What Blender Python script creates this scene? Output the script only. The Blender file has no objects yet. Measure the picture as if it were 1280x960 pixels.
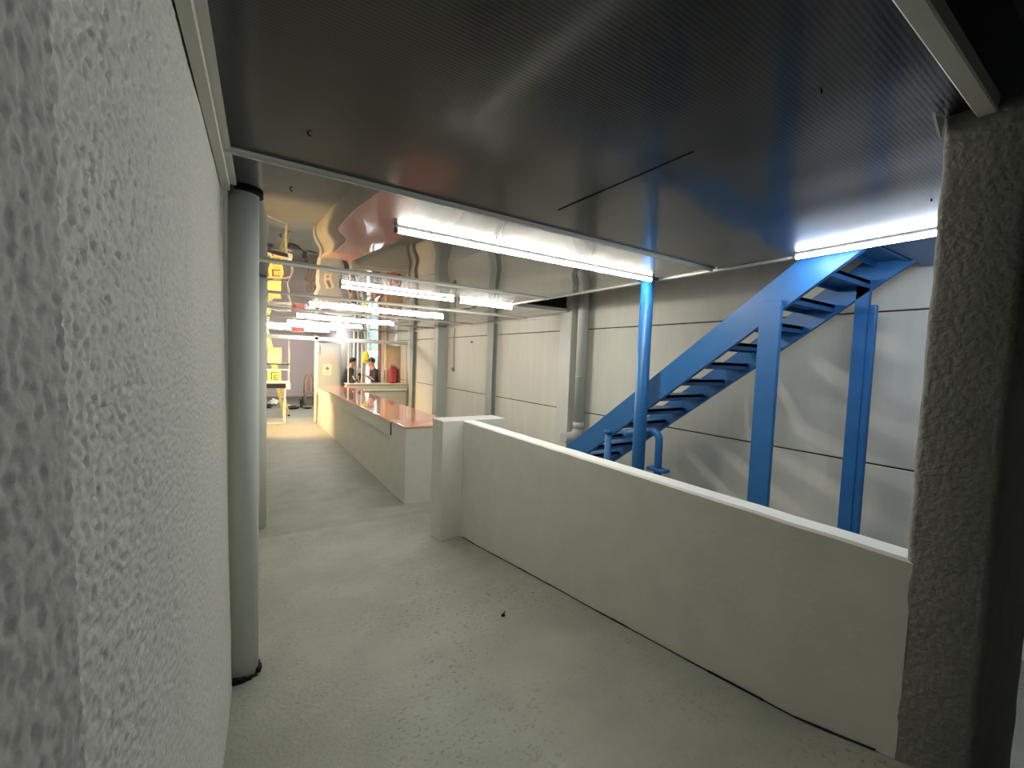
import bpy, bmesh, math, random
from mathutils import Vector, Matrix, noise
random.seed(4)
SC = bpy.context.scene
COL = SC.collection
PI = math.pi
EYE = 1.88          # camera height above the far floor
CEIL = 2.65

# ------------------------------------------------------------------ materials
def lin(c):
    return tuple((v/12.92 if v <= .04045 else ((v+.055)/1.055)**2.4) for v in c)
def rgb(r, g, b):
    return lin((r/255, g/255, b/255)) + (1,)

def mat(name, col, rough=.6, metal=0., var=0., vscale=3., bump=0., bscale=40., bdist=.01, spec=.5, coat=0., stretch=(1,1,1), detail=4.):
    m = bpy.data.materials.new(name); m.use_nodes = True
    nt = m.node_tree; N = nt.nodes; L = nt.links
    p = N['Principled BSDF']
    p.inputs['Base Color'].default_value = col
    p.inputs['Roughness'].default_value = rough
    p.inputs['Metallic'].default_value = metal
    p.inputs['Specular IOR Level'].default_value = spec
    p.inputs['Coat Weight'].default_value = coat
    tc = N.new('ShaderNodeTexCoord'); mp = N.new('ShaderNodeMapping')
    mp.inputs['Scale'].default_value = stretch
    L.new(tc.outputs['Object'], mp.inputs['Vector'])
    if var > 0:
        n = N.new('ShaderNodeTexNoise'); n.inputs['Scale'].default_value = vscale; n.inputs['Detail'].default_value = 6; n.inputs['Roughness'].default_value = .65
        L.new(mp.outputs['Vector'], n.inputs['Vector'])
        r = N.new('ShaderNodeMapRange'); r.inputs['From Min'].default_value = .3; r.inputs['From Max'].default_value = .7
        r.inputs['To Min'].default_value = 1-var; r.inputs['To Max'].default_value = 1+var
        L.new(n.outputs['Fac'], r.inputs['Value'])
        mx = N.new('ShaderNodeVectorMath'); mx.operation = 'SCALE'; mx.inputs[0].default_value = col[:3]
        L.new(r.outputs['Result'], mx.inputs['Scale']); L.new(mx.outputs['Vector'], p.inputs['Base Color'])
    if bump > 0:
        n2 = N.new('ShaderNodeTexNoise'); n2.inputs['Scale'].default_value = bscale; n2.inputs['Detail'].default_value = detail
        L.new(mp.outputs['Vector'], n2.inputs['Vector'])
        b = N.new('ShaderNodeBump'); b.inputs['Strength'].default_value = bump; b.inputs['Distance'].default_value = bdist
        L.new(n2.outputs['Fac'], b.inputs['Height']); L.new(b.outputs['Normal'], p.inputs['Normal'])
    return m

def emit(name, col, s):
    m = bpy.data.materials.new(name); m.use_nodes = True
    nt = m.node_tree; nt.nodes.clear()
    e = nt.nodes.new('ShaderNodeEmission'); o = nt.nodes.new('ShaderNodeOutputMaterial')
    e.inputs['Color'].default_value = col; e.inputs['Strength'].default_value = s
    nt.links.new(e.outputs[0], o.inputs[0]); return m

def ceiling_mat(name, wave, r0, r1, ribs, base, coat):
    m = mat(name, rgb(*base), .5, .9)
    nt = m.node_tree; N = nt.nodes; L = nt.links; p = N['Principled BSDF']
    p.inputs['Coat Weight'].default_value = coat; p.inputs['Coat IOR'].default_value = 1.7
    tc = N.new('ShaderNodeTexCoord')
    mp = N.new('ShaderNodeMapping'); mp.inputs['Scale'].default_value = (1.5, .6, 1)
    L.new(tc.outputs['Object'], mp.inputs['Vector'])
    n = N.new('ShaderNodeTexNoise'); n.inputs['Scale'].default_value = 1.; n.inputs['Detail'].default_value = 1.
    L.new(mp.outputs['Vector'], n.inputs['Vector'])
    b = N.new('ShaderNodeBump'); b.inputs['Strength'].default_value = 1.; b.inputs['Distance'].default_value = wave
    L.new(n.outputs['Fac'], b.inputs['Height'])
    w = N.new('ShaderNodeTexWave'); w.wave_type = 'BANDS'; w.bands_direction = 'Y'; w.inputs['Scale'].default_value = 26.; w.inputs['Distortion'].default_value = 0
    L.new(tc.outputs['Object'], w.inputs['Vector'])
    b2 = N.new('ShaderNodeBump'); b2.inputs['Strength'].default_value = ribs; b2.inputs['Distance'].default_value = .002
    L.new(w.outputs['Fac'], b2.inputs['Height']); L.new(b.outputs['Normal'], b2.inputs['Normal'])
    L.new(b2.outputs['Normal'], p.inputs['Normal']); L.new(b.outputs['Normal'], p.inputs['Coat Normal'])
    # smudges in the sheet's finish
    n3 = N.new('ShaderNodeTexNoise'); n3.inputs['Scale'].default_value = 2.5; n3.inputs['Detail'].default_value = 4
    L.new(tc.outputs['Object'], n3.inputs['Vector'])
    r = N.new('ShaderNodeMapRange'); r.inputs['To Min'].default_value = r0; r.inputs['To Max'].default_value = r1
    L.new(n3.outputs['Fac'], r.inputs['Value']); L.new(r.outputs['Result'], p.inputs['Coat Roughness'])
    return m

def flecked(m, col, dark, scale, thr):
    """worn flecks over the base colour"""
    nt = m.node_tree; N = nt.nodes; L = nt.links; p = N['Principled BSDF']
    src = p.inputs['Base Color'].links[0].from_socket
    tc = N.new('ShaderNodeTexCoord')
    n = N.new('ShaderNodeTexNoise'); n.inputs['Scale'].default_value = scale; n.inputs['Detail'].default_value = 3; n.inputs['Distortion'].default_value = .6
    L.new(tc.outputs['Object'], n.inputs['Vector'])
    n2 = N.new('ShaderNodeTexNoise'); n2.inputs['Scale'].default_value = 1.3; n2.inputs['Detail'].default_value = 3
    L.new(tc.outputs['Object'], n2.inputs['Vector'])
    r = N.new('ShaderNodeMapRange'); r.inputs['From Min'].default_value = thr; r.inputs['From Max'].default_value = thr+.12
    L.new(n.outputs['Fac'], r.inputs['Value'])
    r2 = N.new('ShaderNodeMapRange'); r2.inputs['From Min'].default_value = .4; r2.inputs['From Max'].default_value = .62
    L.new(n2.outputs['Fac'], r2.inputs['Value'])
    mu = N.new('ShaderNodeMath'); mu.operation = 'MULTIPLY'; L.new(r.outputs[0], mu.inputs[0]); L.new(r2.outputs[0], mu.inputs[1])
    mx = N.new('ShaderNodeMix'); mx.data_type = 'RGBA'
    L.new(mu.outputs[0], mx.inputs['Factor']); L.new(src, mx.inputs['A']); mx.inputs['B'].default_value = dark
    L.new(mx.outputs['Result'], p.inputs['Base Color'])

M = {}
M['ceiling'] = ceiling_mat('brushed_ceiling_metal', .03, .004, .03, .06, (34,34,33), 1.)
M['ceiling_ribbed'] = ceiling_mat('ribbed_ceiling_metal', .016, .10, .17, .13, (42,42,41), .6)
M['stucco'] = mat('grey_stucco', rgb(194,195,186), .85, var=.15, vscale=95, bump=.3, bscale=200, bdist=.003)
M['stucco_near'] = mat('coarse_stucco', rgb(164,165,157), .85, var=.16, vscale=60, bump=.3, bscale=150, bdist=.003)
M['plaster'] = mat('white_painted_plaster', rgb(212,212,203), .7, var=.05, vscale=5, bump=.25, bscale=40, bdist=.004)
M['fresh_white'] = mat('fresh_white_paint', rgb(246,246,238), .5, var=.03)  # lamplight on the low wall's top, put into a brighter white
M['pier'] = mat('rough_painted_concrete', rgb(128,127,121), .85, var=.10, vscale=10, bump=.8, bscale=55, bdist=.008)
M['floor'] = mat('grey_painted_concrete_floor', rgb(147,149,138), .62, var=.15, vscale=2.2, bump=.6, bscale=55, bdist=.006)
flecked(M['floor'], None, rgb(116,117,107), 52, .56)
M['precast'] = mat('precast_concrete_panel', rgb(224,221,208), .75, var=.045, vscale=9, bump=.15, bscale=30, bdist=.004, stretch=(1,1,.08))
M['column'] = mat('painted_column', rgb(178,184,176), .6, var=.04, vscale=6)
M['pvc'] = mat('painted_pipe', rgb(190,194,186), .45, var=.06, vscale=7)
M['pillar'] = mat('pale_painted_pillar', rgb(218,222,214), .6, var=.03, vscale=4, spec=.25)
M['trim'] = mat('white_painted_strip', rgb(206,206,198), .5, var=.03)
M['white'] = mat('white_metal', rgb(226,226,216), .4)
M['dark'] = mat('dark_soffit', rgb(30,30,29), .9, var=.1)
M['shadow_gap'] = mat('black_gap', rgb(14,14,14), .9)
M['blue'] = mat('blue_gloss_paint', rgb(40,108,170), .42, var=.07, vscale=5, bump=.08, bscale=25, bdist=.004)
M['granite'] = mat('polished_red_granite', rgb(226,158,136), .08, var=.12, vscale=60, coat=.5)
M['granite_edge'] = mat('granite_edge', rgb(150,84,66), .3, var=.1, vscale=60)
M['tube'] = emit('led_tube', (1,.975,.89,1), 33)
M['tube_bright'] = emit('led_tube_bright', (1,.975,.90,1), 90)
M['tube_near'] = emit('led_tube_near', (1,.975,.89,1), 46)
M['tube_cool'] = emit('led_tube_cool', (.74,.84,1,1), 38)
M['housing'] = mat('lamp_housing', rgb(190,190,186), .4)
M['cap'] = mat('lamp_cap', rgb(120,122,120), .5)
M['purple'] = mat('mauve_wall', rgb(196,184,186), .8, var=.03)
M['grey_door'] = mat('grey_blue_door', rgb(176,184,188), .45, var=.03)
M['paper'] = mat('paper', rgb(236,232,206), .8)
M['ink'] = mat('ink', rgb(120,118,110), .8)
M['yellow'] = mat('yellow_box_paint', rgb(246,212,140), .5)
M['yellow_ladder'] = mat('yellow_fibreglass', rgb(240,220,130), .5)
M['black'] = mat('black_paint', rgb(22,24,26), .4)
M['symbol'] = mat('dark_print', rgb(84,76,30), .6)
M['red'] = mat('red_letter', rgb(214,30,26), .5)
M['sign'] = mat('sign_face', rgb(240,186,170), .5)
M['wood'] = mat('brown_wood_post', rgb(170,136,110), .6, var=.1, vscale=8, stretch=(4,4,.5))
M['wood_pale'] = mat('pale_wood_post', rgb(222,190,146), .6, var=.06, vscale=8, stretch=(4,4,.5))
M['tan'] = mat('tan_board', rgb(212,190,158), .7, var=.03)
M['chairwood'] = mat('chair_wood', rgb(150,120,98), .6, var=.1)
M['maroon'] = mat('red_nylon', rgb(160,62,68), .6, var=.08, vscale=12)
M['maroon_dark'] = mat('dark_red_nylon', rgb(110,36,44), .7)
M['cloth_dark'] = mat('dark_cloth', rgb(58,50,56), .9, var=.2)
M['cloth_white'] = mat('white_cloth', rgb(228,230,224), .9)
M['skin'] = mat('skin', rgb(196,146,118), .55)
M['navy'] = mat('navy_shirt', rgb(58,62,84), .8, var=.1)
M['charcoal'] = mat('charcoal_jacket', rgb(52,56,54), .8, var=.1)
M['jeans'] = mat('dark_trousers', rgb(56,60,74), .85)
M['hair'] = mat('black_hair', rgb(30,26,26), .7)
M['capcloth'] = mat('cap_cloth', rgb(60,50,56), .8)
M['hivis'] = mat('yellow_cloth', rgb(238,226,90), .8)
M['pipe_white'] = mat('whitish_sheet', rgb(214,206,206), .6, var=.05, stretch=(6,6,.4))
M['curtain_grey'] = mat('grey_sheet', rgb(158,154,154), .8, var=.08, stretch=(6,6,.4))
M['alu'] = mat('aluminium', rgb(232,232,230), .35)
M['pink_carton'] = mat('pale_pink_carton', rgb(230,206,206), .7)
M['asphalt'] = mat('yard_paving', rgb(170,168,160), .9, var=.08)
M['leaf'] = mat('foliage', rgb(84,104,98), .9, var=.3, vscale=14)
M['bark'] = mat('bark', rgb(96,80,64), .9, var=.2)
M['glass'] = mat('dark_glass', rgb(60,84,96), .1)
M['rubber'] = mat('rubber', rgb(26,26,28), .8)
M['wire'] = mat('wire', rgb(96,92,84), .7)
M['warm_lamp'] = emit('warm_lamp', (1,.62,.25,1), 40)

# ------------------------------------------------------------------ mesh helpers
def box(bm, x0, x1, y0, y1, z0, z1, bev=0., seg=2):
    v = [bm.verts.new((x, y, z)) for x in (x0, x1) for y in (y0, y1) for z in (z0, z1)]
    fs = [(0,1,3,2), (4,6,7,5), (0,4,5,1), (2,3,7,6), (0,2,6,4), (1,5,7,3)]
    faces = [bm.faces.new([v[i] for i in f]) for f in fs]
    if bev > 0:
        es = list({e for f in faces for e in f.edges})
        bmesh.ops.bevel(bm, geom=es, offset=bev, segments=seg, affect='EDGES', profile=.5)
    return v

def tube(bm, pts, r, seg=16, caps=True):
    """round bar through pts; r a number or one radius per point"""
    pts = [Vector(p) for p in pts]; n = len(pts)
    rs = r if isinstance(r, (list, tuple)) else [r]*n
    rings = []; ref = None
    for i, p in enumerate(pts):
        if i == 0: t = pts[1]-pts[0]
        elif i == n-1: t = pts[-1]-pts[-2]
        else: t = (pts[i+1]-p).normalized()+(p-pts[i-1]).normalized()
        t.normalize()
        if ref is None:
            ref = Vector((1,0,0)) if abs(t.x) < .9 else Vector((0,1,0))
        u = (ref-t*ref.dot(t)).normalized(); w = t.cross(u); ref = u
        rings.append([bm.verts.new(p+(u*math.cos(a)+w*math.sin(a))*rs[i]) for a in [2*PI*k/seg for k in range(seg)]])
    for a, b in zip(rings, rings[1:]):
        for k in range(seg):
            f = bm.faces.new((a[k], a[(k+1)%seg], b[(k+1)%seg], b[k])); f.smooth = True
    if caps:
        bm.faces.new(rings[0][::-1]); bm.faces.new(rings[-1])

def bar(bm, p, q, w, h, up=(0,0,1)):
    """rectangular bar from p to q"""
    p = Vector(p); q = Vector(q); t = (q-p).normalized(); up = Vector(up)
    s = t.cross(up).normalized(); u = s.cross(t)
    vs = [bm.verts.new(c+s*a*w/2+u*b*h/2) for c in (p, q) for a, b in ((-1,-1), (1,-1), (1,1), (-1,1))]
    for f in ((0,3,2,1), (4,5,6,7), (0,1,5,4), (1,2,6,5), (2,3,7,6), (3,0,4,7)):
        bm.faces.new([vs[i] for i in f])

def prism(bm, poly, axis, a, b):
    """extrude a 2-D outline: axis 'x' -> poly is (y,z); 'y' -> (x,z); 'z' -> (x,y)"""
    def P(u, v, w): return {'x': (w,u,v), 'y': (u,w,v), 'z': (u,v,w)}[axis]
    A = [bm.verts.new(P(u, v, a)) for u, v in poly]; B = [bm.verts.new(P(u, v, b)) for u, v in poly]
    n = len(poly)
    bm.faces.new(A); bm.faces.new(B[::-1])
    for i in range(n): bm.faces.new((A[i], B[i], B[(i+1)%n], A[(i+1)%n]))

def lump(bm, c, s, amp=.25, freq=2., seed=0, sub=3):
    r = bmesh.ops.create_icosphere(bm, subdivisions=sub, radius=1)
    for v in r['verts']:
        d = v.co.copy()
        k = 1+amp*noise.noise(d*freq+Vector((seed*7.3, seed*1.7, seed)))
        v.co = Vector((c[0]+d.x*s[0]*k, c[1]+d.y*s[1]*k, c[2]+d.z*s[2]*k))
        for f in v.link_faces: f.smooth = True

def obj(name, bm, m, parent=None, origin=None):
    off = Vector(origin) if origin is not None else (Vector(parent['_o']) if parent is not None else Vector((0,0,0)))
    bmesh.ops.recalc_face_normals(bm, faces=bm.faces)
    for v in bm.verts: v.co -= off
    me = bpy.data.meshes.new(name); bm.to_mesh(me); bm.free()
    for mm in (m if isinstance(m, (list, tuple)) else [m]): me.materials.append(mm)
    o = bpy.data.objects.new(name, me); COL.objects.link(o)
    if parent is not None:
        o.parent = parent
        o.location = off-Vector(parent['_o'])
    else:
        o.location = off
    o['_o'] = tuple(off)
    return o

def thing(name, label, cat, loc, group=None):
    o = bpy.data.objects.new(name, None); COL.objects.link(o)
    o.location = loc; o['_o'] = tuple(loc); o.empty_display_size = .1
    return tag(o, label, cat, group)

def tag(o, label, cat, group=None):
    o['label'] = label; o['category'] = cat
    if group: o['group'] = group
    return o

def struct(name, bm, m, parent=None):
    o = obj(name, bm, m, parent); o['kind'] = 'structure'; return o

def B(*a, **k):
    bm = bmesh.new(); box(bm, *a, **k); return bm
def T(*a, **k):
    bm = bmesh.new(); tube(bm, *a, **k); return bm
def BAR(*a, **k):
    bm = bmesh.new(); bar(bm, *a, **k); return bm
def PR(*a):
    bm = bmesh.new(); prism(bm, *a); return bm

def dup(root, loc, label=None, group=None):
    r = root.copy(); COL.objects.link(r); r.location = loc; r['_o'] = tuple(loc)
    if label: r['label'] = label
    if group: r['group'] = group
    for ch in list(root.children):
        c = ch.copy(); COL.objects.link(c); c.parent = r
        for g in ch.children:
            d = g.copy(); COL.objects.link(d); d.parent = c
    return r

# ------------------------------------------------------------------ setting: floors
def sm(a, b, t):
    t = max(0, min(1, (t-a)/(b-a))); return t*t*(3-2*t)
PTS = [(-2, 1.02), (.43,.635), (.67,.565), (1.19,.49), (2.0,.385), (2.6,.31), (3.2,.225), (3.55,.19), (4.2,.09), (4.78,.02)]
def ramp(x, y):
    for (a, za), (b, zb) in zip(PTS, PTS[1:]):
        if y <= b:
            z = za+(zb-za)*(y-a)/(b-a); break
    else: z = PTS[-1][1]
    z -= .065*max(0, 1.78-x)*sm(4.4, 2.6, y) * (0.4+.6*sm(-1, 2.4, y))
    return max(z, .012)
bm = bmesh.new()
xs = [-.32+i*.11 for i in range(21)]; ys = [-2+i*.0848 for i in range(81)]
g = [[bm.verts.new((x, y, ramp(x, y)+.004*noise.noise(Vector((x*3, y*3, 0))))) for x in xs] for y in ys]
for j in range(len(ys)-1):
    for i in range(len(xs)-1):
        f = bm.faces.new((g[j][i], g[j][i+1], g[j+1][i+1], g[j+1][i])); f.smooth = True
last = g[-1]; low = [bm.verts.new((v.co.x, v.co.y+.004, -.01)) for v in last]
for i in range(len(xs)-1): bm.faces.new((last[i], last[i+1], low[i+1], low[i]))
struct('floor_ramp', bm, M['floor'])
struct('floor', B(-.5, 4.9, -2.2, 19.2, -.2, 0), M['floor'])

# ------------------------------------------------------------------ setting: left wall
def slab_wall(name, y0, y1, m, yfirst, dz):
    """stuccoed wall: the grain of the render is real relief"""
    ys_ = [y0]; y = y0
    while y < y1-.001:
        y = min(y1, y+(max(.0035, .0035*max(0, y)/.5) if y >= yfirst else .1)); ys_.append(y)
    zs = [-.05+i*dz for i in range(int(2.7/dz)+1)]
    nz = len(zs); co_ = []; nn = noise.noise
    for y in ys_:
        dense = y >= yfirst-.001
        for z in zs:
            t = (z-.2)/2.45
            x = (-.13+(-.17+.13)*t)+.042*y
            if dense:
                w_ = sm(.47, .60, y)
                h = 0
                if w_ < 1:
                    h += (1-w_)*.0044*(min(.12, nn((y*62, z*66, 5.1)))+.3*nn((y*140, z*150, 1.7)))
                if w_ > 0:
                    h += w_*.0060*(min(.02, nn((y*70, z*112, 3.1)))*1.3+.3*nn((y*150, z*210, 8.7)))
                x += h + .003*nn((y*4, z*4, 1))
            co_.append((x, y, z))
    fs = [(i*nz+k, (i+1)*nz+k, (i+1)*nz+k+1, i*nz+k+1) for i in range(len(ys_)-1) for k in range(nz-1)]
    n0 = len(co_)
    for y in (y0, y1):
        for x, z in ((-.5, zs[0]), (-.5, zs[-1]), (-.17+.042*y-.012, zs[-1]), (-.13+.042*y-.012, zs[0])): co_.append((x, y, z))
    fs += [(n0, n0+1, n0+2, n0+3), (n0+4, n0+7, n0+6, n0+5)]
    me = bpy.data.meshes.new(name); me.from_pydata(co_, [], fs)
    me.polygons.foreach_set('use_smooth', [True]*len(fs)); me.polygons[len(fs)-1].use_smooth = False; me.polygons[len(fs)-2].use_smooth = False
    me.materials.append(m); me.update()
    o = bpy.data.objects.new(name, me); COL.objects.link(o); o['kind'] = 'structure'; return o
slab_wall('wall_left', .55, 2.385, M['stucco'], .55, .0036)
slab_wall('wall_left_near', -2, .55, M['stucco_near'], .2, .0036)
struct('wall_left_far', B(-.32, -.12, 2.39, 19.0, 0, 2.7), M['plaster'])
struct('wall_left_core', B(-.75, -.42, -2.2, 19.2, -.2, 3.2), M['dark'])  # unseen backing added to stop sky light leaking in past the left wall
struct('trim_1', B(-.062, -.045, 2.386, 2.40, .2, 2.62), M['white'])      # corner bead on the end of the stucco wall
bm = bmesh.new()
bar(bm, (-.165, -.4, 2.63), (-.05, 2.39, 2.63), .03, .04)
bar(bm, (-.15, -.4, 2.644), (-.035, 2.39, 2.644), .05, .01)
struct('trim_2', bm, M['trim'])

# ------------------------------------------------------------------ setting: right wall of precast panels
bm = bmesh.new()
for z0, z1 in ((-.05, 1.122), (1.134, 2.375), (2.387, 4.9)):
    box(bm, 4.4, 4.5, -2, 13.95, z0, z1, .006, 1)
struct('wall_right', bm, M['precast'])
struct('wall_right_joint', B(4.412, 4.49, -2, 13.94, 0, 4.85), M['shadow_gap'])
# columns on the right wall
struct('column_right', B(4.2, 4.41, 4.925, 5.2, 0, 4.8, .008), M['plaster'])
struct('column_right.001', B(4.13, 4.41, 9.85, 10.12, 0, CEIL, .006), M['column'])
def hpost(name, x, y0, y1):
    bm = bmesh.new()
    box(bm, x, x+.012, y0, y1, 0, CEIL); box(bm, 4.385, 4.397, y0, y1, 0, CEIL); box(bm, x, 4.395, (y0+y1)/2-.006, (y0+y1)/2+.006, 0, CEIL)
    return struct(name, bm, M['column'])
hpost('column_right.002', 4.29, 7.42, 7.66)
hpost('column_right.003', 4.28, 12.08, 12.34)
struct('trim_3', B(4.36, 4.40, 5.2, 13.9, 2.61, 2.65), M['white'])

# ------------------------------------------------------------------ setting: ceiling sheets, strips and the stair opening
EDGE = 3.19
bm = bmesh.new()
box(bm, -.45, EDGE, 2.0, 5.05, CEIL, CEIL+.05)
box(bm, -.45, 4.5, 5.05, 14.0, CEIL, CEIL+.05)
box(bm, -.45, 2.9, 14.0, 19.1, CEIL, CEIL+.05)
struct('ceiling', bm, M['ceiling'])
struct('ceiling_near', B(-.45, EDGE, .33, 1.999, CEIL, CEIL+.05), M['ceiling_ribbed'])
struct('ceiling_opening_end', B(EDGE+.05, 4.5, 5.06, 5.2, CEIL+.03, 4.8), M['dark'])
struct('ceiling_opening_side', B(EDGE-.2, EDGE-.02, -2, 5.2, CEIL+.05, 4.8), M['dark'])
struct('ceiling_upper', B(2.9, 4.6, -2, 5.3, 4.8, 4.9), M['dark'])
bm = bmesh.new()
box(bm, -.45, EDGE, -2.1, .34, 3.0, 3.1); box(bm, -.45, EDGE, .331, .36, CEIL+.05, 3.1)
struct('ceiling_recess', bm, M['dark'])  # recess added to stay black; the unlit shade is in its dark colour
k = 4
for y, x0, x1 in ((2.0, -.05, 3.12), (4.2, -.11, EDGE), (6.35, -.11, 4.36), (8.5, -.11, 4.36), (10.65, -.11, 4.36), (12.8, -.11, 4.36), (14.9, -.11, 2.85), (17.0, -.11, 2.85)):
    bm = bmesh.new()
    box(bm, x0, x1, y-.02, y+.02, CEIL-.008, CEIL+.002, .003, 1)
    box(bm, x0, x1, y-.006, y+.006, CEIL-.02, CEIL-.006)
    struct('trim_%d' % k, bm, M['trim']); k += 1
struct('trim_%d' % k, B(-.1, 1.79, .31, .352, CEIL-.03, CEIL+.02, .004, 1), M['trim']); k += 1
struct('trim_%d' % k, B(EDGE-.03, EDGE+.012, .36, 5.06, CEIL-.012, CEIL+.055, .003, 1), M['white']); k += 1
struct('trim_%d' % k, B(EDGE, 4.2, 5.03, 5.07, CEIL-.012, CEIL+.04, .003, 1), M['white']); k += 1

# ------------------------------------------------------------------ setting: near pier, low wall, rear and far walls
def rough_box(x0, x1, y0, y1, z0, z1, n, amp, bev):
    bm = bmesh.new(); box(bm, x0, x1, y0, y1, z0, z1)
    bmesh.ops.subdivide_edges(bm, edges=[e for e in bm.edges if abs(e.verts[0].co.z-e.verts[1].co.z) > .5], cuts=n, use_grid_fill=True)
    bmesh.ops.bevel(bm, geom=[e for e in bm.edges if abs((e.verts[0].co-e.verts[1].co).normalized().z) > .9 and len(e.link_faces) == 2 and e.calc_face_angle(0) > .5], offset=bev, segments=3, affect='EDGES', profile=.5)
    for v in bm.verts:
        if z0+.01 < v.co.z < z1-.01:
            v.co += Vector((noise.noise(v.co*9), noise.noise(v.co*9+Vector((5,5,5))), 0))*amp
    for f in bm.faces: f.smooth = True
    return bm
struct('wall_pier', rough_box(1.78, 2.5, .235, .42, 0, CEIL, 60, .004, .020), M['pier'])
bm = bmesh.new(); prism(bm, [(1.69, CEIL-.012), (1.788, CEIL-.002), (1.772, CEIL-.062)], 'y', .421, .427)
bracket = bm
# low wall along the ramp and its cross wall at the end
bm = bmesh.new()
N_ = 60
prof = []
for i in range(N_+1):
    y = .40+(3.58-.40)*i/N_
    w = .0025*noise.noise(Vector((y*6, 0, 3)))
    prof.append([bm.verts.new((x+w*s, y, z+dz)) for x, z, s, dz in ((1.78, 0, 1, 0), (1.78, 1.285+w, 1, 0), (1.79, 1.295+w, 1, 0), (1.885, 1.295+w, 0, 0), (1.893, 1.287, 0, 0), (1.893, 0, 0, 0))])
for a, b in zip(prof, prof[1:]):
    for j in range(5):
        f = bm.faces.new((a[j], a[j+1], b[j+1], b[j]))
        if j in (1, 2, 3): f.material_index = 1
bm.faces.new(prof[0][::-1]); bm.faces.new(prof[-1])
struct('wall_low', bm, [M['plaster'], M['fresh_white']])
bm = bmesh.new(); box(bm, 1.57, 2.24, 3.58, 3.83, 0, 1.297, .008, 2)
struct('wall_low_end', bm, M['plaster'])
bm = bmesh.new()                                               # open joint along the foot of the low wall
for i in range(26):
    y = .45+i*.118
    a = random.choice((.0006, .001, .002, .0032))
    bar(bm, (1.776, y, ramp(1.776, y)+.002), (1.776, y+.12, ramp(1.776, y+.12)+.002), .008, a*2)
struct('trim_%d' % k, bm, M['shadow_gap']); k += 1
struct('wall_back', B(-.5, 4.6, -2.2, -2.0, 0, 4.9), M['dark'])
struct('wall_far', B(-.3, 2.9, 18.75, 18.95, 0, 2.7), M['purple'])
struct('baseboard_far', B(-.1, 2.8, 18.70, 18.75, 0, .14), M['cap'])
struct('wall_far_side', B(2.8, 2.92, 14.12, 18.75, 0, 2.7), M['purple'])
bm = bmesh.new()
box(bm, 2.8, 3.40, 14.0, 14.12, 0, 2.7); box(bm, 3.87, 4.6, 14.0, 14.12, 0, 2.7)
struct('wall_facade', bm, M['pipe_white'])
struct('door_1', B(3.39, 3.42, 13.97, 14.14, 0, 2.65), M['white'])
bm = bmesh.new(); box(bm, -30, 40, 14.12, 60, -.06, -.005)
struct('ground', bm, M['asphalt'])

# ------------------------------------------------------------------ pillars and pipes
def pillar(x, y, r, ztop, zb, label, chips):
    t = thing('round_pillar', label, 'pillar', (x, y, zb))
    obj('shaft', T([(x, y, zb-.01), (x, y, ztop)], r, 32), M['pillar'], t)
    if chips:
        bm = bmesh.new()
        for i in range(16):
            a = i*PI/8
            h = .012+.028*random.random()
            box(bm, x+math.cos(a)*r-.015, x+math.cos(a)*r+.015, y+math.sin(a)*r-.015, y+math.sin(a)*r+.015, zb-.03, zb+h, .004, 1)
        c = obj('chipped_foot', bm, M['shadow_gap'], t); c['label'] = 'dark chipped plaster around the pillar foot'
        bm = bmesh.new(); tube(bm, [(x+.012, y, ztop-.018), (x+.012, y, ztop-.002)], r+.006, 24)
        c = obj('collar', bm, M['shadow_gap'], t); c['label'] = 'dark gap ring at the pillar head'
    return t
pillar(.012, 2.49, .072, CEIL, ramp(.012, 2.49), 'nearest round white pillar at the end of the stucco wall, chipped at its foot', True)
pillar(.17, 5.18, .075, CEIL, 0, 'second round white pillar further down the corridor, partly behind the nearest one', False)

t = thing('downpipe', 'pale vertical drain pipe with elbow beside the wide wall column', 'pipe', (4.28, 4.76, .6))
obj('pipe', T([(4.28, 4.76, .9), (4.28, 4.76, 4.7)], .078, 24), M['pvc'], t)
obj('coupling', T([(4.28, 4.76, .90), (4.28, 4.76, .99)], .087, 24), M['pvc'], t)
obj('coupling', T([(4.28, 4.76, 1.66), (4.28, 4.76, 1.68)], .081, 24), M['pvc'], t)
pts = [(4.28-.14+.14*math.cos(a), 4.76+.03*(1-math.cos(a)), .9-.14*math.sin(a)) for a in [i*PI/2/8 for i in range(9)]]
obj('elbow', T(pts+[(4.02, 4.79, .76)], .078, 24), M['pvc'], t)

# bracket at the head of the pier
tag(obj('corner_bracket', bracket, M['white']), 'small white triangular plate where the rough pier meets the ceiling', 'bracket')

# ------------------------------------------------------------------ blue staircase
SX0, SX1 = 3.30, 4.12
def ztop(y): return EYE+.04-.745*(y-2.45)
def stringer(x, w, y0, y1):
    return PR([(y0, ztop(y0)-.27), (y0, ztop(y0)), (y1, ztop(y1)), (y1, ztop(y1)-.27)], 'x', x, x+w)
st = thing('staircase', 'blue steel open-tread staircase rising along the concrete panel wall', 'staircase', (3.7, 4.6, 0))
Y0, Y1 = 4.78, 1.05
obj('stringer', stringer(SX0, .045, Y1, Y0), M['blue'], st)
obj('stringer', stringer(SX1-.045, .045, Y1, Y0), M['blue'], st)
dy, n = .222, 17
for i in range(n):
    y = 1.07+i*dy
    zt = ztop(y+.12)-.125
    bm = bmesh.new()
    box(bm, SX0+.045, SX1-.045, y+.005, y+.22, zt-.012, zt+.02, .004, 1)
    box(bm, SX0+.045, SX1-.045, y+.202, y+.22, zt-.045, zt+.02, .003, 1)
    box(bm, SX0+.045, SX1-.045, y+.005, y+.023, zt-.04, zt+.02, .003, 1)
    tr = obj('tread', bm, M['blue'], st)
bm = bmesh.new()
box(bm, 3.24, 4.38, -.6, 1.07, 2.70, 2.93, .006, 1)
obj('landing', bm, M['blue'], st)
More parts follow.
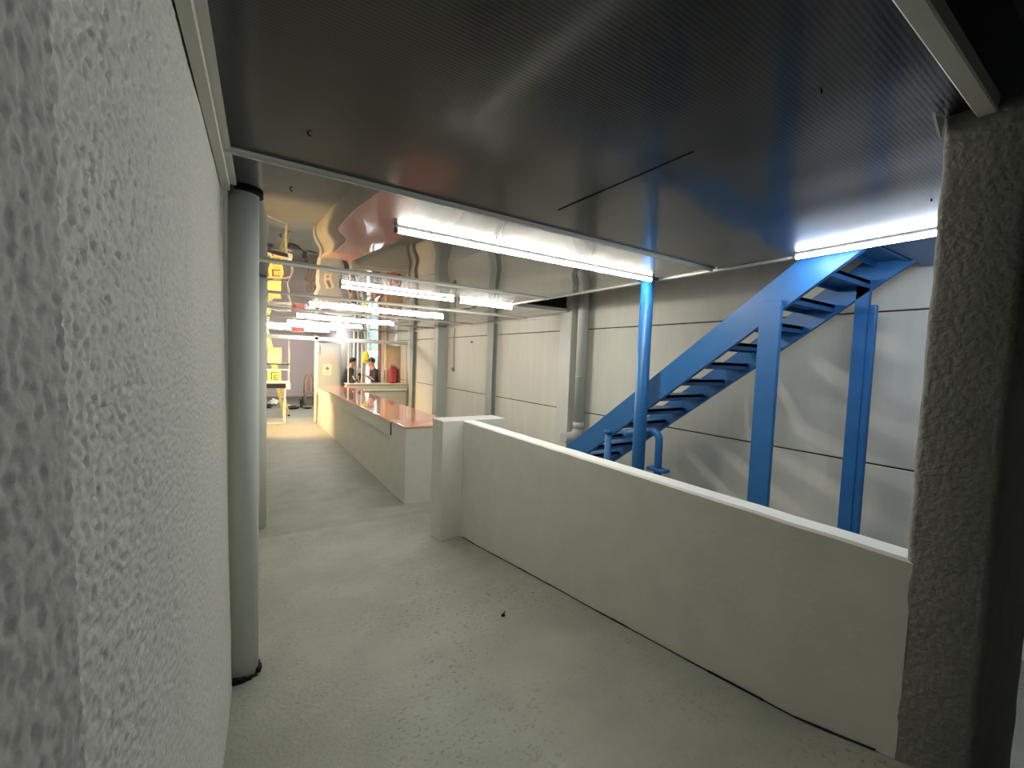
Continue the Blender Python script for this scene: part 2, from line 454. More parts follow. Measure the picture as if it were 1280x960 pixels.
# flat posts carrying the stringers
bm = bmesh.new(); box(bm, 3.265, 3.299, 1.545, 1.695, 0, 2.38, .004, 1)
obj('post', bm, M['blue'], st)
bm = bmesh.new(); box(bm, 4.075, 4.12, 1.295, 1.385, 0, 2.585, .004, 1); box(bm, 4.08, 4.12, 1.245, 1.30, 0, 2.40, .012, 2)
obj('post', bm, M['blue'], st)
# bent pipe rail stubs by the lower treads
bm = bmesh.new(); tube(bm, [(3.235, 3.13, .1), (3.235, 3.13, 1.16)], .034, 16); tube(bm, [(3.235, 3.13, 1.15), (3.235, 3.13, 1.19)], .042, 16)
obj('rail_stub', bm, M['blue'], st)
a = [(3.24, 2.50+.075+.075*math.cos(q), 1.19+.075*math.sin(q)) for q in [PI-i*PI*.55/8 for i in range(9)]]
a = [(3.24, 2.50, .1), (3.24, 2.50, 1.19)]+a[1:]+[(3.24, 2.80, 1.22), (3.3, 2.95, 1.16)]
obj('rail_hook', T(a, .034, 16), M['blue'], st)
obj('foot_flange', B(3.2, 3.3, 2.41, 2.60, .905, .935, .006, 1), M['blue'], st)

# round post up to the ceiling corner
t = thing('round_post', 'blue round steel post standing in front of the staircase up to the lamp', 'post', (3.11, 2.62, 0))
obj('shaft', T([(3.11, 2.62, 0), (3.11, 2.62, CEIL)], .058, 28), M['blue'], t)
obj('head_plate', B(3.03, 3.185, 2.54, 2.70, CEIL-.012, CEIL-.001), M['blue'], t)

# ------------------------------------------------------------------ long counter
ct = thing('counter', 'long white service counter topped with polished red stone', 'counter', (2.1, 5.16, 0))
CX0, CX1, CY0, CY1, CH = 1.765, 2.5, 5.16, 12.42, .995
bm = bmesh.new()
box(bm, CX0+.03, CX1, CY0+.02, CY1, 0, CH-.028)
box(bm, CX0, CX0+.05, CY0, CY0+.66, 0, CH-.028, .004, 1)                 # corner stile
box(bm, CX0, CX0+.05, CY0+.6, CY1, CH-.22, CH-.028, .004, 1)             # top rail
box(bm, CX0+.045, CX1, CY0+.002, CY0+.04, .0, CH-.028)                    # end panel
obj('body', bm, M['plaster'], ct)
bm = bmesh.new(); prism(bm, [(CX0+.032, CH-.225), (CX0+.0275, .5), (CX0+.004, .0), (CX0+.06, 0), (CX0+.06, CH-.225)], 'y', CY0+.66, CY1)
obj('front_panel', bm, M['plaster'], ct)
bm = bmesh.new(); box(bm, CX0-.012, CX1+.02, CY0-.012, CY1, CH-.028, CH, .004, 2)
c = obj('worktop', bm, M['granite'], ct); c['label'] = 'polished reddish stone slab'
t = thing('counter_edge_post', 'narrow pale post closing the far end of the long counter', 'post', (1.75, 12.45, 0))
obj('shaft', B(1.715, 1.75, 12.40, 12.47, 0, CH-.03, .003, 1), M['white'], t)

# back counter across the end
bc = thing('back_counter', 'low grey counter across the hall behind the long counter', 'counter', (3.4, 12.54, 0))
obj('body', B(2.56, 4.27, 12.56, 12.86, 0, .86), M['column'], bc)
obj('fascia', B(2.56, 4.27, 12.52, 12.88, .86, 1.032, .004, 1), M['column'], bc)
obj('ledge_strip', B(3.0, 4.27, 12.505, 12.57, .845, .882, .003, 1), M['white'], bc)
obj('top', B(2.54, 4.27, 12.48, 12.90, 1.032, 1.055, .004, 1), M['trim'], bc)

# ------------------------------------------------------------------ white frame across the hall
fr = thing('entrance_frame', 'white metal frame spanning the hall beyond the long counter', 'frame', (1.75, 12.52, 0))
obj('post', B(1.71, 1.80, 12.49, 12.56, 0, 2.34, .004, 1), M['white'], fr)
obj('beam', B(-.11, 4.27, 12.49, 12.57, 2.22, 2.32, .004, 1), M['white'], fr)
obj('beam_flange', B(-.11, 4.27, 12.46, 12.49, 2.215, 2.245, .003, 1), M['trim'], fr)
for x in (2.58, 2.95):
    obj('mullion', B(x-.012, x+.012, 12.51, 12.55, 1.055, 2.22), M['white'], fr)
obj('mullion', B(4.22, 4.26, 12.51, 12.55, 1.055, 2.22), M['white'], fr)

# grey-blue door leaf with a paper notice
d = thing('panel_door', 'grey-blue door leaf behind the white frame, with a pale notice', 'door', (2.2, 13.0, 0))
obj('leaf', B(1.86, 2.50, 13.18, 13.225, .0, 2.18, .004, 1), M['grey_door'], d)
obj('stile', B(1.84, 1.90, 13.17, 13.235, .0, 2.2, .003, 1), M['white'], d)
obj('hinge', B(1.93, 1.955, 13.165, 13.18, 1.85, 2.08), M['cap'], d)
nt_ = thing('notice', 'pale square paper notice stuck on the grey-blue door', 'notice', (2.14, 13.17, 1.4))
obj('sheet', B(2.03, 2.245, 13.165, 13.178, 1.26, 1.57), M['paper'], nt_)
bm = bmesh.new(); bmesh.ops.create_cone(bm, cap_ends=True, segments=24, radius1=.05, radius2=.05, depth=.004, matrix=Matrix.Translation((2.137, 13.163, 1.45)) @ Matrix.Rotation(PI/2, 4, 'X'))
box(bm, 2.08, 2.2, 13.162, 13.165, 1.33, 1.345); box(bm, 2.09, 2.19, 13.162, 13.165, 1.30, 1.31)
obj('print', bm, M['ink'], nt_)

# exit sign
sg = thing('exit_sign', 'small red SALIDA exit sign hanging under the ceiling', 'sign', (1.14, 11.0, 2.42))
obj('board', B(1.005, 1.285, 10.99, 11.01, 2.345, 2.475, .004, 1), M['sign'], sg)
cu = bpy.data.curves.new('txt', 'FONT'); cu.body = 'SALIDA'; cu.size = .115; cu.align_x = 'CENTER'; cu.align_y = 'CENTER'; cu.extrude = .002; cu.offset = .0022
to = bpy.data.objects.new('txt', cu); COL.objects.link(to)
dg = bpy.context.evaluated_depsgraph_get(); me = bpy.data.meshes.new_from_object(to.evaluated_get(dg))
bpy.data.objects.remove(to)
bm = bmesh.new(); bm.from_mesh(me); bpy.data.meshes.remove(me)
bmesh.ops.scale(bm, vec=(.66, 1.05, 1), verts=bm.verts)
bmesh.ops.transform(bm, matrix=Matrix.Translation((1.145, 10.987, 2.41)) @ Matrix.Rotation(PI/2, 4, 'X'), verts=bm.verts)
c = obj('lettering', bm, M['red'], sg); c['label'] = 'red capital letters SALIDA'
for x in (1.05, 1.24): obj('hanger', T([(x, 11.0, 2.47), (x, 11.0, CEIL)], .004, 8), M['cap'], sg)

# ------------------------------------------------------------------ LED tubes
def lamp(p, q, label, group, m='tube', r=.015, drop=.026):
    p = Vector((*p, 0)); q = Vector((*q, 0)); dirv = (q-p).normalized()
    mid = (p+q)/2
    t = thing('led_tube_bulb', label, 'light', (mid.x, mid.y, CEIL), group)
    z = CEIL-drop
    a = Vector((p.x, p.y, z)); b = Vector((q.x, q.y, z))
    obj('diffuser', T([a+dirv*.02, b-dirv*.02], r, 12), M[m], t)
    up = Vector((0, 0, drop*.72))
    obj('housing', BAR(a+up, b+up, .022, .012), M['housing'], t)
    for e, s in ((a, 1), (b, -1)):
        obj('end_cap', T([e, e+dirv*s*.022], r*1.08, 12), M['cap'], t)
    for f in (.1, .9):
        c = a.lerp(b, f); obj('clip', T([c-dirv*.004, c+dirv*.004], r*1.12, 12), M['cap'], t)
    return t
G = 'LED tube lights along the ceiling'
lamp((.77, 2.54), (3.05, 2.52), 'long LED tube across the ceiling ending at the blue round post', G, 'tube_near')
lamp((3.07, .22), (3.09, 1.41), 'bluish LED tube along the ceiling edge above the blue staircase', G, 'tube_cool')
lamp((.93, 5.02), (2.36, 5.10), 'LED tube across the ceiling above the near end of the counter', G)
lamp((2.42, 5.12), (3.32, 5.20), 'short LED tube reaching from the counter lamp to the stair opening', G, 'tube_bright')
lamp((.90, 7.35), (3.25, 7.50), 'third row LED tube above the middle of the counter', G)
lamp((.98, 9.85), (3.15, 10.2), 'fourth row LED tube just before the exit sign', G)
lamp((1.0, 12.1), (2.9, 12.3), 'LED tube directly before the white frame beam', G)
lamp((.75, 15.2), (2.6, 15.6), 'farthest LED tube beyond the white frame', G, 'tube_bright')
lamp((.5, 13.5), (2.7, 13.7), 'LED tube just beyond the white frame beam', G, 'tube_bright')  # extra lamp added to brighten the far end of the hall

# ------------------------------------------------------------------ ceiling hooks, seam and wall cord
for i, (x, y, lb) in enumerate(((.203, 1.69, 'dark fixing stub in the ceiling before the first strip, above the left wall'), (.203, 2.30, 'dark fixing stub in the ceiling just past the first strip, beside the near pillar head'),
        (.228, 3.25, 'bent dark hook in the ceiling between the first and second strips'), (.22, 3.92, 'small dark hook in the ceiling close to the second strip'),
        (1.37, 2.37, 'small fixing stub in the ceiling before the long LED tube'), (1.34, .57, 'lone dark fixing stub in the dark near ceiling'), (2.53, 2.93, 'small fixing stub in the ceiling just behind the long LED tube'), (2.55, .62, 'small fixing stub in the ceiling near the bluish LED tube'))):
    bm = bmesh.new(); tube(bm, [(x, y, CEIL), (x, y, CEIL-.005), (x+.003, y, CEIL-.009), (x+.010, y+.003, CEIL-.008)], .003, 8)
    tag(obj('ceiling_hook', bm, M['shadow_gap']), lb, 'hook', 'fixing stubs left in the ceiling')
bm = bmesh.new(); bar(bm, (1.372, .98, CEIL-.0015), (1.365, 1.74, CEIL-.0015), .008, .002)
struct('ceiling_joint', bm, M['shadow_gap'])
bm = bmesh.new(); tube(bm, [(4.385, 9.45, CEIL), (4.38, 9.45, 2.2), (4.383, 9.44, 1.75), (4.37, 9.42, 1.66)], .007, 8)
t = thing('hanging_cable', 'thin dark cable hanging down the concrete wall between two columns', 'cable', (4.38, 9.45, 1.6))
obj('wire', bm, M['wire'], t)
bm = bmesh.new(); tube(bm, [(4.37, 9.42, 1.67), (4.35, 9.36, 1.62), (4.36, 9.46, 1.58), (4.35, 9.50, 1.63), (4.37, 9.42, 1.64), (4.36, 9.40, 1.55)], .011, 8)
obj('knot', bm, M['wire'], t)
tag(obj('wall_hook', T([(4.40, 8.52, 2.25), (4.37, 8.52, 2.24), (4.37, 8.52, 2.27)], .014, 8), M['wire']), 'small dark hook high on the concrete wall between two columns', 'hook')
# a bit of debris on the ramp
bm = bmesh.new(); zz = ramp(1.05, 2.0)
lump(bm, (1.33, 2.07, ramp(1.33, 2.07)+.006), (.014, .008, .01), .5, 3, 1, 2); tube(bm, [(1.33, 2.07, ramp(1.33,2.07)+.01), (1.345, 2.075, ramp(1.33,2.07)+.022)], .004, 6)
tag(obj('debris_chip', bm, M['shadow_gap']), 'tiny dark chip of debris lying on the bare concrete ramp', 'debris')

# ------------------------------------------------------------------ far left: desk, rack, yellow boxes, ladder
dk = thing('display_stand', 'black-topped display stand on thin metal legs with a white rack above, beyond the pillars', 'stand', (.75, 12.65, 0))
obj('top', B(.15, 1.03, 12.58, 13.1, .93, 1.055, .006, 1), M['black'], dk)
for x in (.17, 1.02):
    for y in (12.62, 13.06):
        obj('leg', B(x-.013, x+.013, y-.013, y+.013, 0, .93), M['alu'], dk)
obj('stretcher', B(.17, 1.02, 12.61, 12.63, .0, .022), M['alu'], dk)
rk = dk
for x in (.2, 1.118):
    obj('upright', B(x-.005, x+.005, 12.64, 12.656, .93 if x > 1 else 1.055, 2.2), M['white'], rk)
    obj('upright', B(x-.005, x+.005, 12.98, 12.996, .93 if x > 1 else 1.055, 2.2), M['white'], rk)
obj('dark_shelf', B(.19, 1.126, 12.63, 13.0, 1.545, 1.575), M['black'], rk)
obj('rail', B(.19, 1.126, 12.63, 12.645, 1.40, 1.425), M['white'], rk)
obj('base_rail', B(.19, 1.126, 12.63, 13.0, 1.056, 1.1), M['white'], rk)
sb = obj('socket_box', B(1.04, 1.14, 12.57, 12.638, .90, 1.05, .005, 1), M['white'], dk)
obj('socket', B(1.08, 1.10, 12.564, 12.57, .965, .985), M['cap'], sb)
bx = thing('carton', 'plain yellow-orange carton on the dark shelf of the display stand', 'carton', (.78, 12.75, 1.576))
obj('body', B(.625, .937, 12.66, 12.95, 1.576, 1.985, .005, 1), M['yellow'], bx)
obj('flap_seam', B(.625, .937, 12.80, 12.81, 1.984, 1.988), M['symbol'], bx)
by = thing('symbol_box', 'yellow box with dark square lettering below the plain carton', 'box', (.78, 12.75, 1.101))
obj('body', B(.627, .925, 12.66, 12.95, 1.101, 1.385, .005, 1), M['yellow_ladder'], by)
bm = bmesh.new()
for x0, x1, z0, z1 in ((.69, .72, 1.14, 1.35), (.69, .86, 1.32, 1.35), (.76, .785, 1.14, 1.28), (.76, .87, 1.255, 1.28), (.76, .87, 1.195, 1.22), (.76, .87, 1.14, 1.165)):
    box(bm, x0, x1, 12.653, 12.661, z0, z1)
obj('symbol', bm, M['symbol'], by)
ld = thing('stepladder', 'yellow ladder leaning to the left behind the display stand', 'ladder', (1.12, 13.8, 0))
la = Vector((1.10, 13.75, 0)); lb_ = Vector((.585, 14.2, 2.6)); off = Vector((.13, .28, 0))
for o_ in (Vector((0,0,0)), off):
    obj('rail', BAR(la+o_, lb_+o_*.55, .03, .075), M['yellow_ladder'], ld)
for i in range(1, 9):
    f = i/9.2; p = la.lerp(lb_, f); q = (la+off).lerp(lb_+off*.55, f)
    obj('rung', BAR(p, q, .05, .025), M['yellow_ladder'], ld)
for o_ in (Vector((0,0,0)), off):
    obj('rubber_foot', B(la.x+o_.x-.025, la.x+o_.x+.025, la.y+o_.y-.04, la.y+o_.y+.04, 0, .04), M['rubber'], ld)
# assumed lamp, unseen behind the second pillar, added for the warm far light
wl = thing('work_lamp', 'warm floodlight on the left wall hidden behind the second pillar', 'light', (-.05, 11.2, 2.2))
obj('bracket', B(-.12, -.06, 11.15, 11.25, 2.15, 2.25), M['cap'], wl)
bm = bmesh.new(); bmesh.ops.create_cone(bm, cap_ends=False, segments=24, radius1=.11, radius2=.05, depth=.12, matrix=Matrix.Translation((.0, 11.2, 2.2)) @ Matrix.Rotation(-PI/2, 4, 'Y'))
obj('reflector', bm, M['housing'], wl)
bm = bmesh.new(); bmesh.ops.create_uvsphere(bm, u_segments=16, v_segments=10, radius=.045, matrix=Matrix.Translation((.02, 11.2, 2.2)))
obj('bulb', bm, M['warm_lamp'], wl)
L = bpy.data.lights.new('work_lamp_beam', 'SPOT'); L.energy = 280; L.color = (1, .60, .26); L.spot_size = 1.9; L.spot_blend = .6; L.shadow_soft_size = .1  # spot of the assumed lamp, added to warm the far floor and counter end
lo = bpy.data.objects.new('work_lamp_beam', L); COL.objects.link(lo)
lo.location = (.09, 11.2, 2.2); lo.rotation_euler = (Vector((1.5, 12.4, 0))-Vector((.09, 11.2, 2.2))).to_track_quat('-Z', 'Y').to_euler()

# chair, boots, cloths on the far floor
ch = thing('wooden_chair', 'brown arch-backed wooden chair against the mauve far wall', 'chair', (2.1, 16.5, 0))
a = [(1.95, 16.72, .45), (1.96, 16.73, .9), (2.0, 16.74, 1.06), (2.10, 16.75, 1.13), (2.2, 16.74, 1.06), (2.24, 16.73, .9), (2.25, 16.72, .45)]
obj('backrest', T(a, .022, 12), M['chairwood'], ch)
obj('back_panel', B(2.04, 2.16, 16.72, 16.745, .5, 1.1), M['chairwood'], ch)
obj('seat', B(1.92, 2.28, 16.34, 16.74, .43, .465, .012, 2), M['chairwood'], ch)
for x in (1.95, 2.25):
    for y in (16.37, 16.71): obj('leg', T([(x, y, 0), (x, y, .44)], [.014, .02], 10), M['chairwood'], ch)
def boot(x, y, rz, label):
    t = thing('boot', label, 'boot', (x, y, 0), 'boots on the far floor')
    bm = bmesh.new(); lump(bm, (x, y-.05, .06), (.05, .14, .055), .08, 1, 2); obj('foot', bm, M['cloth_dark'], t)
    obj('shaft', T([(x, y+.03, .06), (x, y+.04, .22), (x, y+.04, .27)], [.055, .05, .056], 14), M['cloth_dark'], t)
    obj('sole', B(x-.045, x+.045, y-.18, y+.07, 0, .02, .008, 2), M['rubber'], t)
boot(1.80, 16.1, 0, 'dark boot standing on the far floor, left one of the pair')
boot(1.98, 17.1, 0, 'dark boot standing on the far floor, right one of the pair')
for nm, lb, c, s, m, sd in (('crumpled_cloth', 'dark crumpled cloth on the lit floor before the boots', (1.5, 15.7, .045), (.2, .15, .05), 'cloth_dark', 1),
                       ('white_sack', 'white crumpled sack on the floor behind the stand legs', (1.02, 17.0, .1), (.16, .14, .11), 'cloth_white', 2),
                       ('rubble_bag', 'low dark bag on the floor left of the white sack', (.72, 16.2, .07), (.2, .18, .075), 'cloth_dark', 3),
                       ('work_glove', 'flat dark scrap of cloth beside the counter foot on the far floor', (1.93, 15.6, .03), (.13, .07, .03), 'cloth_dark', 4),
                       ('dust_sheet', 'pale crumpled sheet on the floor at the foot of the yellow ladder', (1.32, 16.3, .05), (.16, .13, .05), 'cloth_white', 5)):
    bm = bmesh.new(); lump(bm, c, s, .7, 2.4, sd); tag(obj(nm, bm, M[m]), lb, nm.split('_')[-1])

# ------------------------------------------------------------------ far right: posts, board, red bag, ladder
t = thing('timber_post', 'brown timber post beside the bright doorway', 'post', (3.73, 13.45, 0)); obj('shaft', B(3.71, 3.81, 13.66, 13.73, 0, CEIL, .004, 1), M['wood'], t); obj('base_plate', B(3.69, 3.83, 13.64, 13.75, 0, .02), M['cap'], t)
t = thing('timber_post', 'pale orange timber post just right of the brown one', 'post', (3.86, 13.3, 0)); obj('shaft', T([(3.865, 13.3, 0), (3.865, 13.3, CEIL)], .055, 16), M['wood_pale'], t); obj('clamp', T([(3.865, 13.3, 1.42), (3.865, 13.3, 1.5)], .066, 16), M['alu'], t)
t = thing('board_screen', 'tan board panel behind the red bag at the right', 'board', (4.2, 13.6, 0)); obj('panel', B(3.96, 4.39, 13.58, 13.62, 0, 2.2, .004, 1), M['tan'], t); obj('edge_strip', B(3.94, 3.97, 13.56, 13.64, 0, 2.2), M['wood'], t)
rb = thing('red_bag', 'upright red bag on the back counter before the tan board', 'bag', (3.9, 12.70, 1.055))
bm = bmesh.new(); box(bm, 3.79, 4.03, 12.63, 12.83, 1.056, 1.565, .07, 4)
for f in bm.faces: f.smooth = True
obj('body', bm, M['maroon'], rb)
bm = bmesh.new(); box(bm, 3.835, 3.985, 12.595, 12.65, 1.09, 1.33, .022, 3); obj('front_pocket', bm, M['maroon'], rb)
bm = bmesh.new(); box(bm, 4.01, 4.08, 12.65, 12.81, 1.07, 1.5, .03, 3); obj('side_flap', bm, M['maroon_dark'], rb)
obj('handle', T([(3.85, 12.73, 1.55), (3.87, 12.73, 1.60), (3.95, 12.73, 1.60), (3.97, 12.73, 1.55)], .012, 8), M['maroon_dark'], rb)
bm = bmesh.new(); lump(bm, (2.72, 12.73, 1.112), (.12, .09, .05), .1, 1.5, 3); tag(obj('black_pouch', bm, M['charcoal']), 'small black rounded pouch lying at the left end of the back counter', 'pouch')

al = thing('aluminium_ladder', 'white aluminium ladder leaning in the bright doorway', 'ladder', (3.75, 13.7, 0))
p0, p1 = Vector((3.86, 13.86, 0)), Vector((3.45, 13.97, 2.6)); o2 = Vector((.17, .05, 0))
for o_ in (Vector((0,0,0)), o2): obj('rail', BAR(p0+o_-o2*.8, p1+o_*.75-o2*.6, .035, .05), M['alu'], al)
for i in range(1, 9):
    f = i/9; obj('rung', BAR((p0-o2*.8).lerp(p1-o2*.6, f), (p0+o2*.2).lerp(p1+o2*.15, f), .028, .028), M['alu'], al)
hv = thing('yellow_jacket', 'yellow cloth hanging in the doorway behind the man in the cap', 'jacket', (3.32, 13.6, 1.7))
bm = bmesh.new(); lump(bm, (3.32, 13.6, 1.80), (.10, .05, .22), .25, 2, 5)
obj('cloth', bm, M['hivis'], hv); obj('hanger_cord', T([(3.32, 13.6, 1.98), (3.33, 13.6, CEIL)], .008, 8), M['wire'], hv)
for i, (x, y, r, m, lb) in enumerate(((3.02, 13.92, .035, 'pipe_white', 'leaning whitish pipe nearest the grey door by the far opening'), (3.14, 13.9, .04, 'pipe_white', 'upright whitish pipe between two grey ones near the doorway'), (3.085, 13.955, .028, 'curtain_grey', 'grey pipe standing behind the whitish pipes near the doorway'), (3.24, 13.9, .035, 'curtain_grey', 'slim grey pipe next to the doorway jamb'))):
    bm = bmesh.new(); tube(bm, [(x, y, 0), (x+.02, y+.02, 2.6)], r, 16)
    tag(obj('standing_pipe', bm, M[m]), lb, 'pipe', 'pipes standing by the doorway')
bm = bmesh.new()
for i in range(12):
    tube(bm, [(2.62+i*.03, 13.96, 0), (2.62+i*.03, 13.96, 2.62)], .026, 10)
tag(obj('grey_curtain', bm, M['curtain_grey']), 'grey pleated curtain behind the crouched dark figure', 'curtain')
t = thing('pink_carton', 'pale pink carton pile in front of the man in the cap', 'carton', (3.2, 13.55, 0))
obj('lower_box', B(3.04, 3.26, 13.72, 13.83, 0, 1.12, .006, 1), M['pink_carton'], t); obj('upper_box', B(3.08, 3.24, 13.73, 13.82, 1.122, 1.45, .006, 1), M['cloth_white'], t)

# ------------------------------------------------------------------ people
def skin(name, verts, edges, m, parent, sub=2, flip=None):
    """one continuous skinned surface over a skeleton: verts = [(x,y,z,rx,ry)]"""
    me = bpy.data.meshes.new(name); me.from_pydata([v[:3] for v in verts], edges, [])
    o = bpy.data.objects.new(name, me); COL.objects.link(o)
    s = o.modifiers.new('s', 'SKIN'); s.use_smooth_shade = True
    for i, v in enumerate(verts):
        sv = me.skin_vertices[0].data[i]; sv.radius = (v[3], v[4] if len(v) > 4 else v[3]); sv.use_root = (i == 0)
    u = o.modifiers.new('u', 'SUBSURF'); u.levels = sub; u.render_levels = sub
    dg = bpy.context.evaluated_depsgraph_get()
    nm = bpy.data.meshes.new_from_object(o.evaluated_get(dg))
    bpy.data.objects.remove(o); bpy.data.meshes.remove(me)
    bm = bmesh.new(); bm.from_mesh(nm); bpy.data.meshes.remove(nm)
    for f in bm.faces: f.smooth = True
    return bm

def person(at, face, label, lean, armpose, shirt, cap):
    """figure standing at `at`, facing +x*face; lean = how far the chest is forward"""
    X, Y = at
    root = thing('person', label, 'person', (X, Y, 0))
    V = []; E = []
    def P(f, s, z): return (X+f*face, Y+s, z)       # forward, sideways, up
    def add(p, r, par=None, r2=None):
        V.append((*p, r, r2 or r)); i = len(V)-1
        if par is not None: E.append((par, i))
        return i
    hip = add(P(0, 0, .93), .13, None, .11)
    waist = add(P(lean*.35, 0, 1.10), .125, hip, .105)
    chest = add(P(lean*.8, 0, 1.30), .15, waist, .115)
    neckb = add(P(lean*1.10, 0, 1.435), .105, chest, .085)
    neck = add(P(lean*1.25+.02, 0, 1.525), .060, neckb)
    headl = add(P(lean*1.35+.045, 0, 1.59), .075, neck, .072)
    headm = add(P(lean*1.4+.05, 0, 1.665), .088, headl, .082)
    headt = add(P(lean*1.42+.04, 0, 1.735), .062, headm, .06)
    nose = add(P(lean*1.4+.145, 0, 1.635), .012, headm)
    for s in (-1, 1):
        add(P(lean*1.38+.03, s*.088, 1.645), .014, headm)          # ears
    hands = []
    for s in (-1, 1):
        sh = add(P(lean*1.0, s*.185, 1.415), .066, neckb)
        ef, ez, hf, hz = armpose
        el = add(P(lean*1.0+ef, s*.215, ez), .042, sh)
        wr = add(P(lean*1.0+hf, s*.15, hz), .028, el)
        pm = add(P(lean*1.0+hf+.06, s*.135, hz-.005), .033, wr, .02)
        for k in range(4):
            ln = (.062, .07, .066, .052)[k]
            a = add(P(lean+hf+.10, s*(.135+(k-1.5)*.02), hz-.008), .0095, pm)
            b = add(P(lean+hf+.10+ln*.6, s*(.132+(k-1.5)*.02), hz-.022), .0085, a)
            add(P(lean+hf+.10+ln*.8, s*(.128+(k-1.5)*.02), hz-.05), .008, b)
        a = add(P(lean+hf+.05, s*.095, hz+.008), .011, pm); add(P(lean+hf+.10, s*.08, hz+.004), .009, a)
    for s in (-1, 1):
        th = add(P(-.01, s*.095, .84), .088, hip)
        kn = add(P(.02, s*.11, .49), .056, th)
        an = add(P(-.01, s*.115, .09), .038, kn)
        he = add(P(.0, s*.118, .045), .04, an)
        add(P(.15, s*.125, .035), .032, he, .028)
    obj('body', skin('b', V, E, M['skin'], root), M['skin'], root)
    # clothing a little outside the body
    def sub(ids, grow, cut=None):
        mp = {i: j for j, i in enumerate(ids)}
        vv = [(*V[i][:3], V[i][3]+grow, V[i][4]+grow*1.5) for i in ids]
        ee = [(mp[a], mp[b]) for a, b in E if a in mp and b in mp]
        return vv, ee
    ids = [hip, waist, chest, neckb]
    # shoulders and elbows follow in the list order above
    sidx = [i for i in range(len(V)) if abs(V[i][3]-.066) < 1e-6]; eidx = [i for i in range(len(V)) if abs(V[i][3]-.042) < 1e-6]; widx = [i for i in range(len(V)) if abs(V[i][3]-.028) < 1e-6 and V[i][2] > .5]
    vv, ee = sub(ids+sidx+eidx+(widx if shirt == 'charcoal' else []), .022)
    obj('jacket' if shirt == 'charcoal' else 'shirt', skin('s', vv, ee, None, root), M[shirt], root)
    tid = [hip, waist]+[i for i in range(len(V)) if abs(V[i][3]-.088) < 1e-6 and V[i][2] < 1]+[i for i in range(len(V)) if abs(V[i][3]-.056) < 1e-6]+[i for i in range(len(V)) if abs(V[i][3]-.038) < 1e-6]
    vv, ee = sub(tid, .02); obj('trousers', skin('t', vv, ee, None, root), M['jeans'], root)
    for s in (-1, 1):
        bm = bmesh.new(); c = P(.07, s*.122, .05); lump(bm, c, (.15, .052, .05), .04, 1, 1); obj('shoe', bm, M['rubber'], root)
    hx, hy, hz = V[headm][:3]
    bm = bmesh.new()
    r = bmesh.ops.create_uvsphere(bm, u_segments=20, v_segments=14, radius=1)
    for v in r['verts']:
        d = v.co
        v.co = Vector((hx-.012*face+d.x*.102, hy+d.y*.094, hz+.03+max(d.z, -.55-.35*(d.x*face < -.1))*.098))
    for f in bm.faces: f.smooth = True
    bmesh.ops.delete(bm, geom=[v for v in bm.verts if (v.co.x-hx)*face > .035 and v.co.z < hz+.025], context='VERTS')
    obj('hair', bm, M['hair'], root)
    for s in (-1, 1):
        bm = bmesh.new(); lump(bm, (hx+.08*face, hy+s*.032, hz-.005), (.008, .012, .008), 0, 1, 0, 2); obj('eye', bm, M['black'], root)
    bm = bmesh.new(); lump(bm, (hx+.078*face, hy, hz-.066), (.01, .026, .006), 0, 1, 0, 2); obj('mouth', bm, M['maroon_dark'], root)
    if cap:
        bm = bmesh.new()
        r = bmesh.ops.create_uvsphere(bm, u_segments=20, v_segments=12, radius=1)
        for v in r['verts']:
            d = v.co; v.co = Vector((hx-.008*face+d.x*.112, hy+d.y*.104, hz+.045+max(d.z, -.05)*.098))
        for f in bm.faces: f.smooth = True
        cp = obj('cap', bm, M['capcloth'], root)
        bm = bmesh.new(); lump(bm, (hx+.125*face, hy, hz+.038), (.085, .075, .012), 0, 1, 0, 3); obj('brim', bm, M['capcloth'], cp)
    return root
person((3.56, 13.36), -1, 'person in dark cap and navy shirt standing in the doorway, facing left', .06, (.03, 1.12, .2, 1.25), 'navy', True)
person((2.68, 13.50), 1, 'person in dark jacket leaning forward left of the doorway, facing right', .14, (.02, 1.12, .2, 1.08), 'charcoal', False)
t = thing('drill', 'dark round tool held by the man in the cap', 'tool', (3.22, 13.3, 1.22))
obj('motor', T([(3.105, 13.26, 1.275), (3.105, 13.44, 1.275)], [.055, .055], 16), M['black'], t)
obj('grip', T([(3.10, 13.36, 1.23), (3.09, 13.36, 1.12)], .022, 10), M['rubber'], t)
t = thing('pole_handle', 'pale bar propped diagonally between the dark jacket figure and cartons', 'pole', (2.9, 13.3, 1.05))
obj('bar', BAR((2.84, 13.19, 1.24), (3.04, 13.19, .9), .03, .03), M['cloth_white'], t)
obj('lower_bar', BAR((3.04, 13.19, .9), (3.15, 13.19, 0), .03, .03), M['cloth_white'], t)

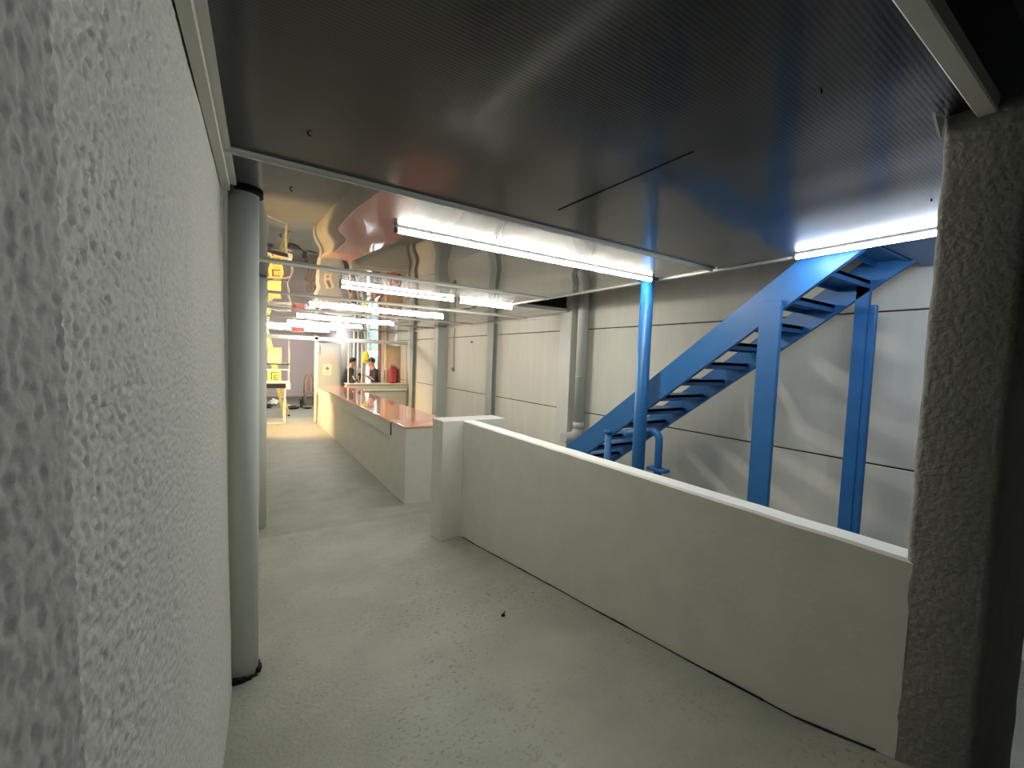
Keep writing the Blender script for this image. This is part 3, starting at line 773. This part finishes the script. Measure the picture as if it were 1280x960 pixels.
# ------------------------------------------------------------------ yard outside
vn = thing('van', 'white van parked outside beyond the doorway', 'van', (5.4, 22, 0))
bm = bmesh.new(); prism(bm, [(3.6, .35), (3.6, 1.95), (3.8, 2.1), (7.1, 2.1), (7.7, 1.25), (8.2, 1.1), (8.25, .35)], 'y', 21.2, 23.0)
bmesh.ops.bevel(bm, geom=list(bm.edges), offset=.06, segments=2, affect='EDGES'); obj('body', bm, M['white'], vn)
obj('side_window', B(4.2, 6.6, 21.17, 21.22, 1.35, 1.85, .01, 1), M['glass'], vn)
for x in (4.4, 7.2):
    w = obj('wheel', T([(x, 21.15, .35), (x, 21.4, .35)], .35, 24), M['rubber'], vn)
    obj('hub_cap', T([(x, 21.13, .35), (x, 21.16, .35)], .2, 20), M['alu'], w)
for i, (x, y, h, lb) in enumerate(((3.9, 26.5, 4.2, 'blue-green tree behind the white van, left one'), (7.6, 28.5, 4.8, 'taller blue-green tree behind the white van, right one'))):
    t = thing('tree', lb, 'tree', (x, y, 0), 'trees outside the doorway')
    obj('trunk', T([(x, y, 0), (x+.05, y, 1.3), (x, y, 2.4)], [.16, .12, .08], 12), M['bark'], t)
    bm = bmesh.new(); lump(bm, (x, y, h*.55), (1.3, 1.2, h*.36), .5, 2.6, i+1, 4); obj('crown', bm, M['leaf'], t)

# ------------------------------------------------------------------ world, camera, colour
w = bpy.data.worlds.new('sky'); SC.world = w; w.use_nodes = True
w.node_tree.nodes['Background'].inputs['Color'].default_value = (.92, .96, 1, 1)
w.node_tree.nodes['Background'].inputs['Strength'].default_value = 4.5

cam = bpy.data.cameras.new('camera'); co = bpy.data.objects.new('camera', cam); COL.objects.link(co)
cam.sensor_width = 36; cam.lens = 36*530/1280; cam.clip_start = .02; cam.clip_end = 200
f = 530.
vy = Vector((299-640, -(438-480), -f)).normalized()
vx = Vector((1483-640, 0, -f)); vx = (vx-vy*vx.dot(vy)).normalized()
vz = vx.cross(vy)
R = Matrix((vx, vy, vz))                       # camera -> world
co.matrix_world = Matrix.Translation((0, 0, EYE)) @ R.to_4x4()
SC.camera = co

vs = SC.view_settings
vs.view_transform = 'Standard'; vs.look = 'None'; vs.gamma = 1; vs.use_curve_mapping = False
vs.exposure = 1.27
SC.cycles.sample_clamp_indirect = 6
SC.cycles.max_bounces = 10; SC.cycles.diffuse_bounces = 5; SC.cycles.glossy_bounces = 4
for o in bpy.data.objects:
    if '_o' in o: del o['_o']
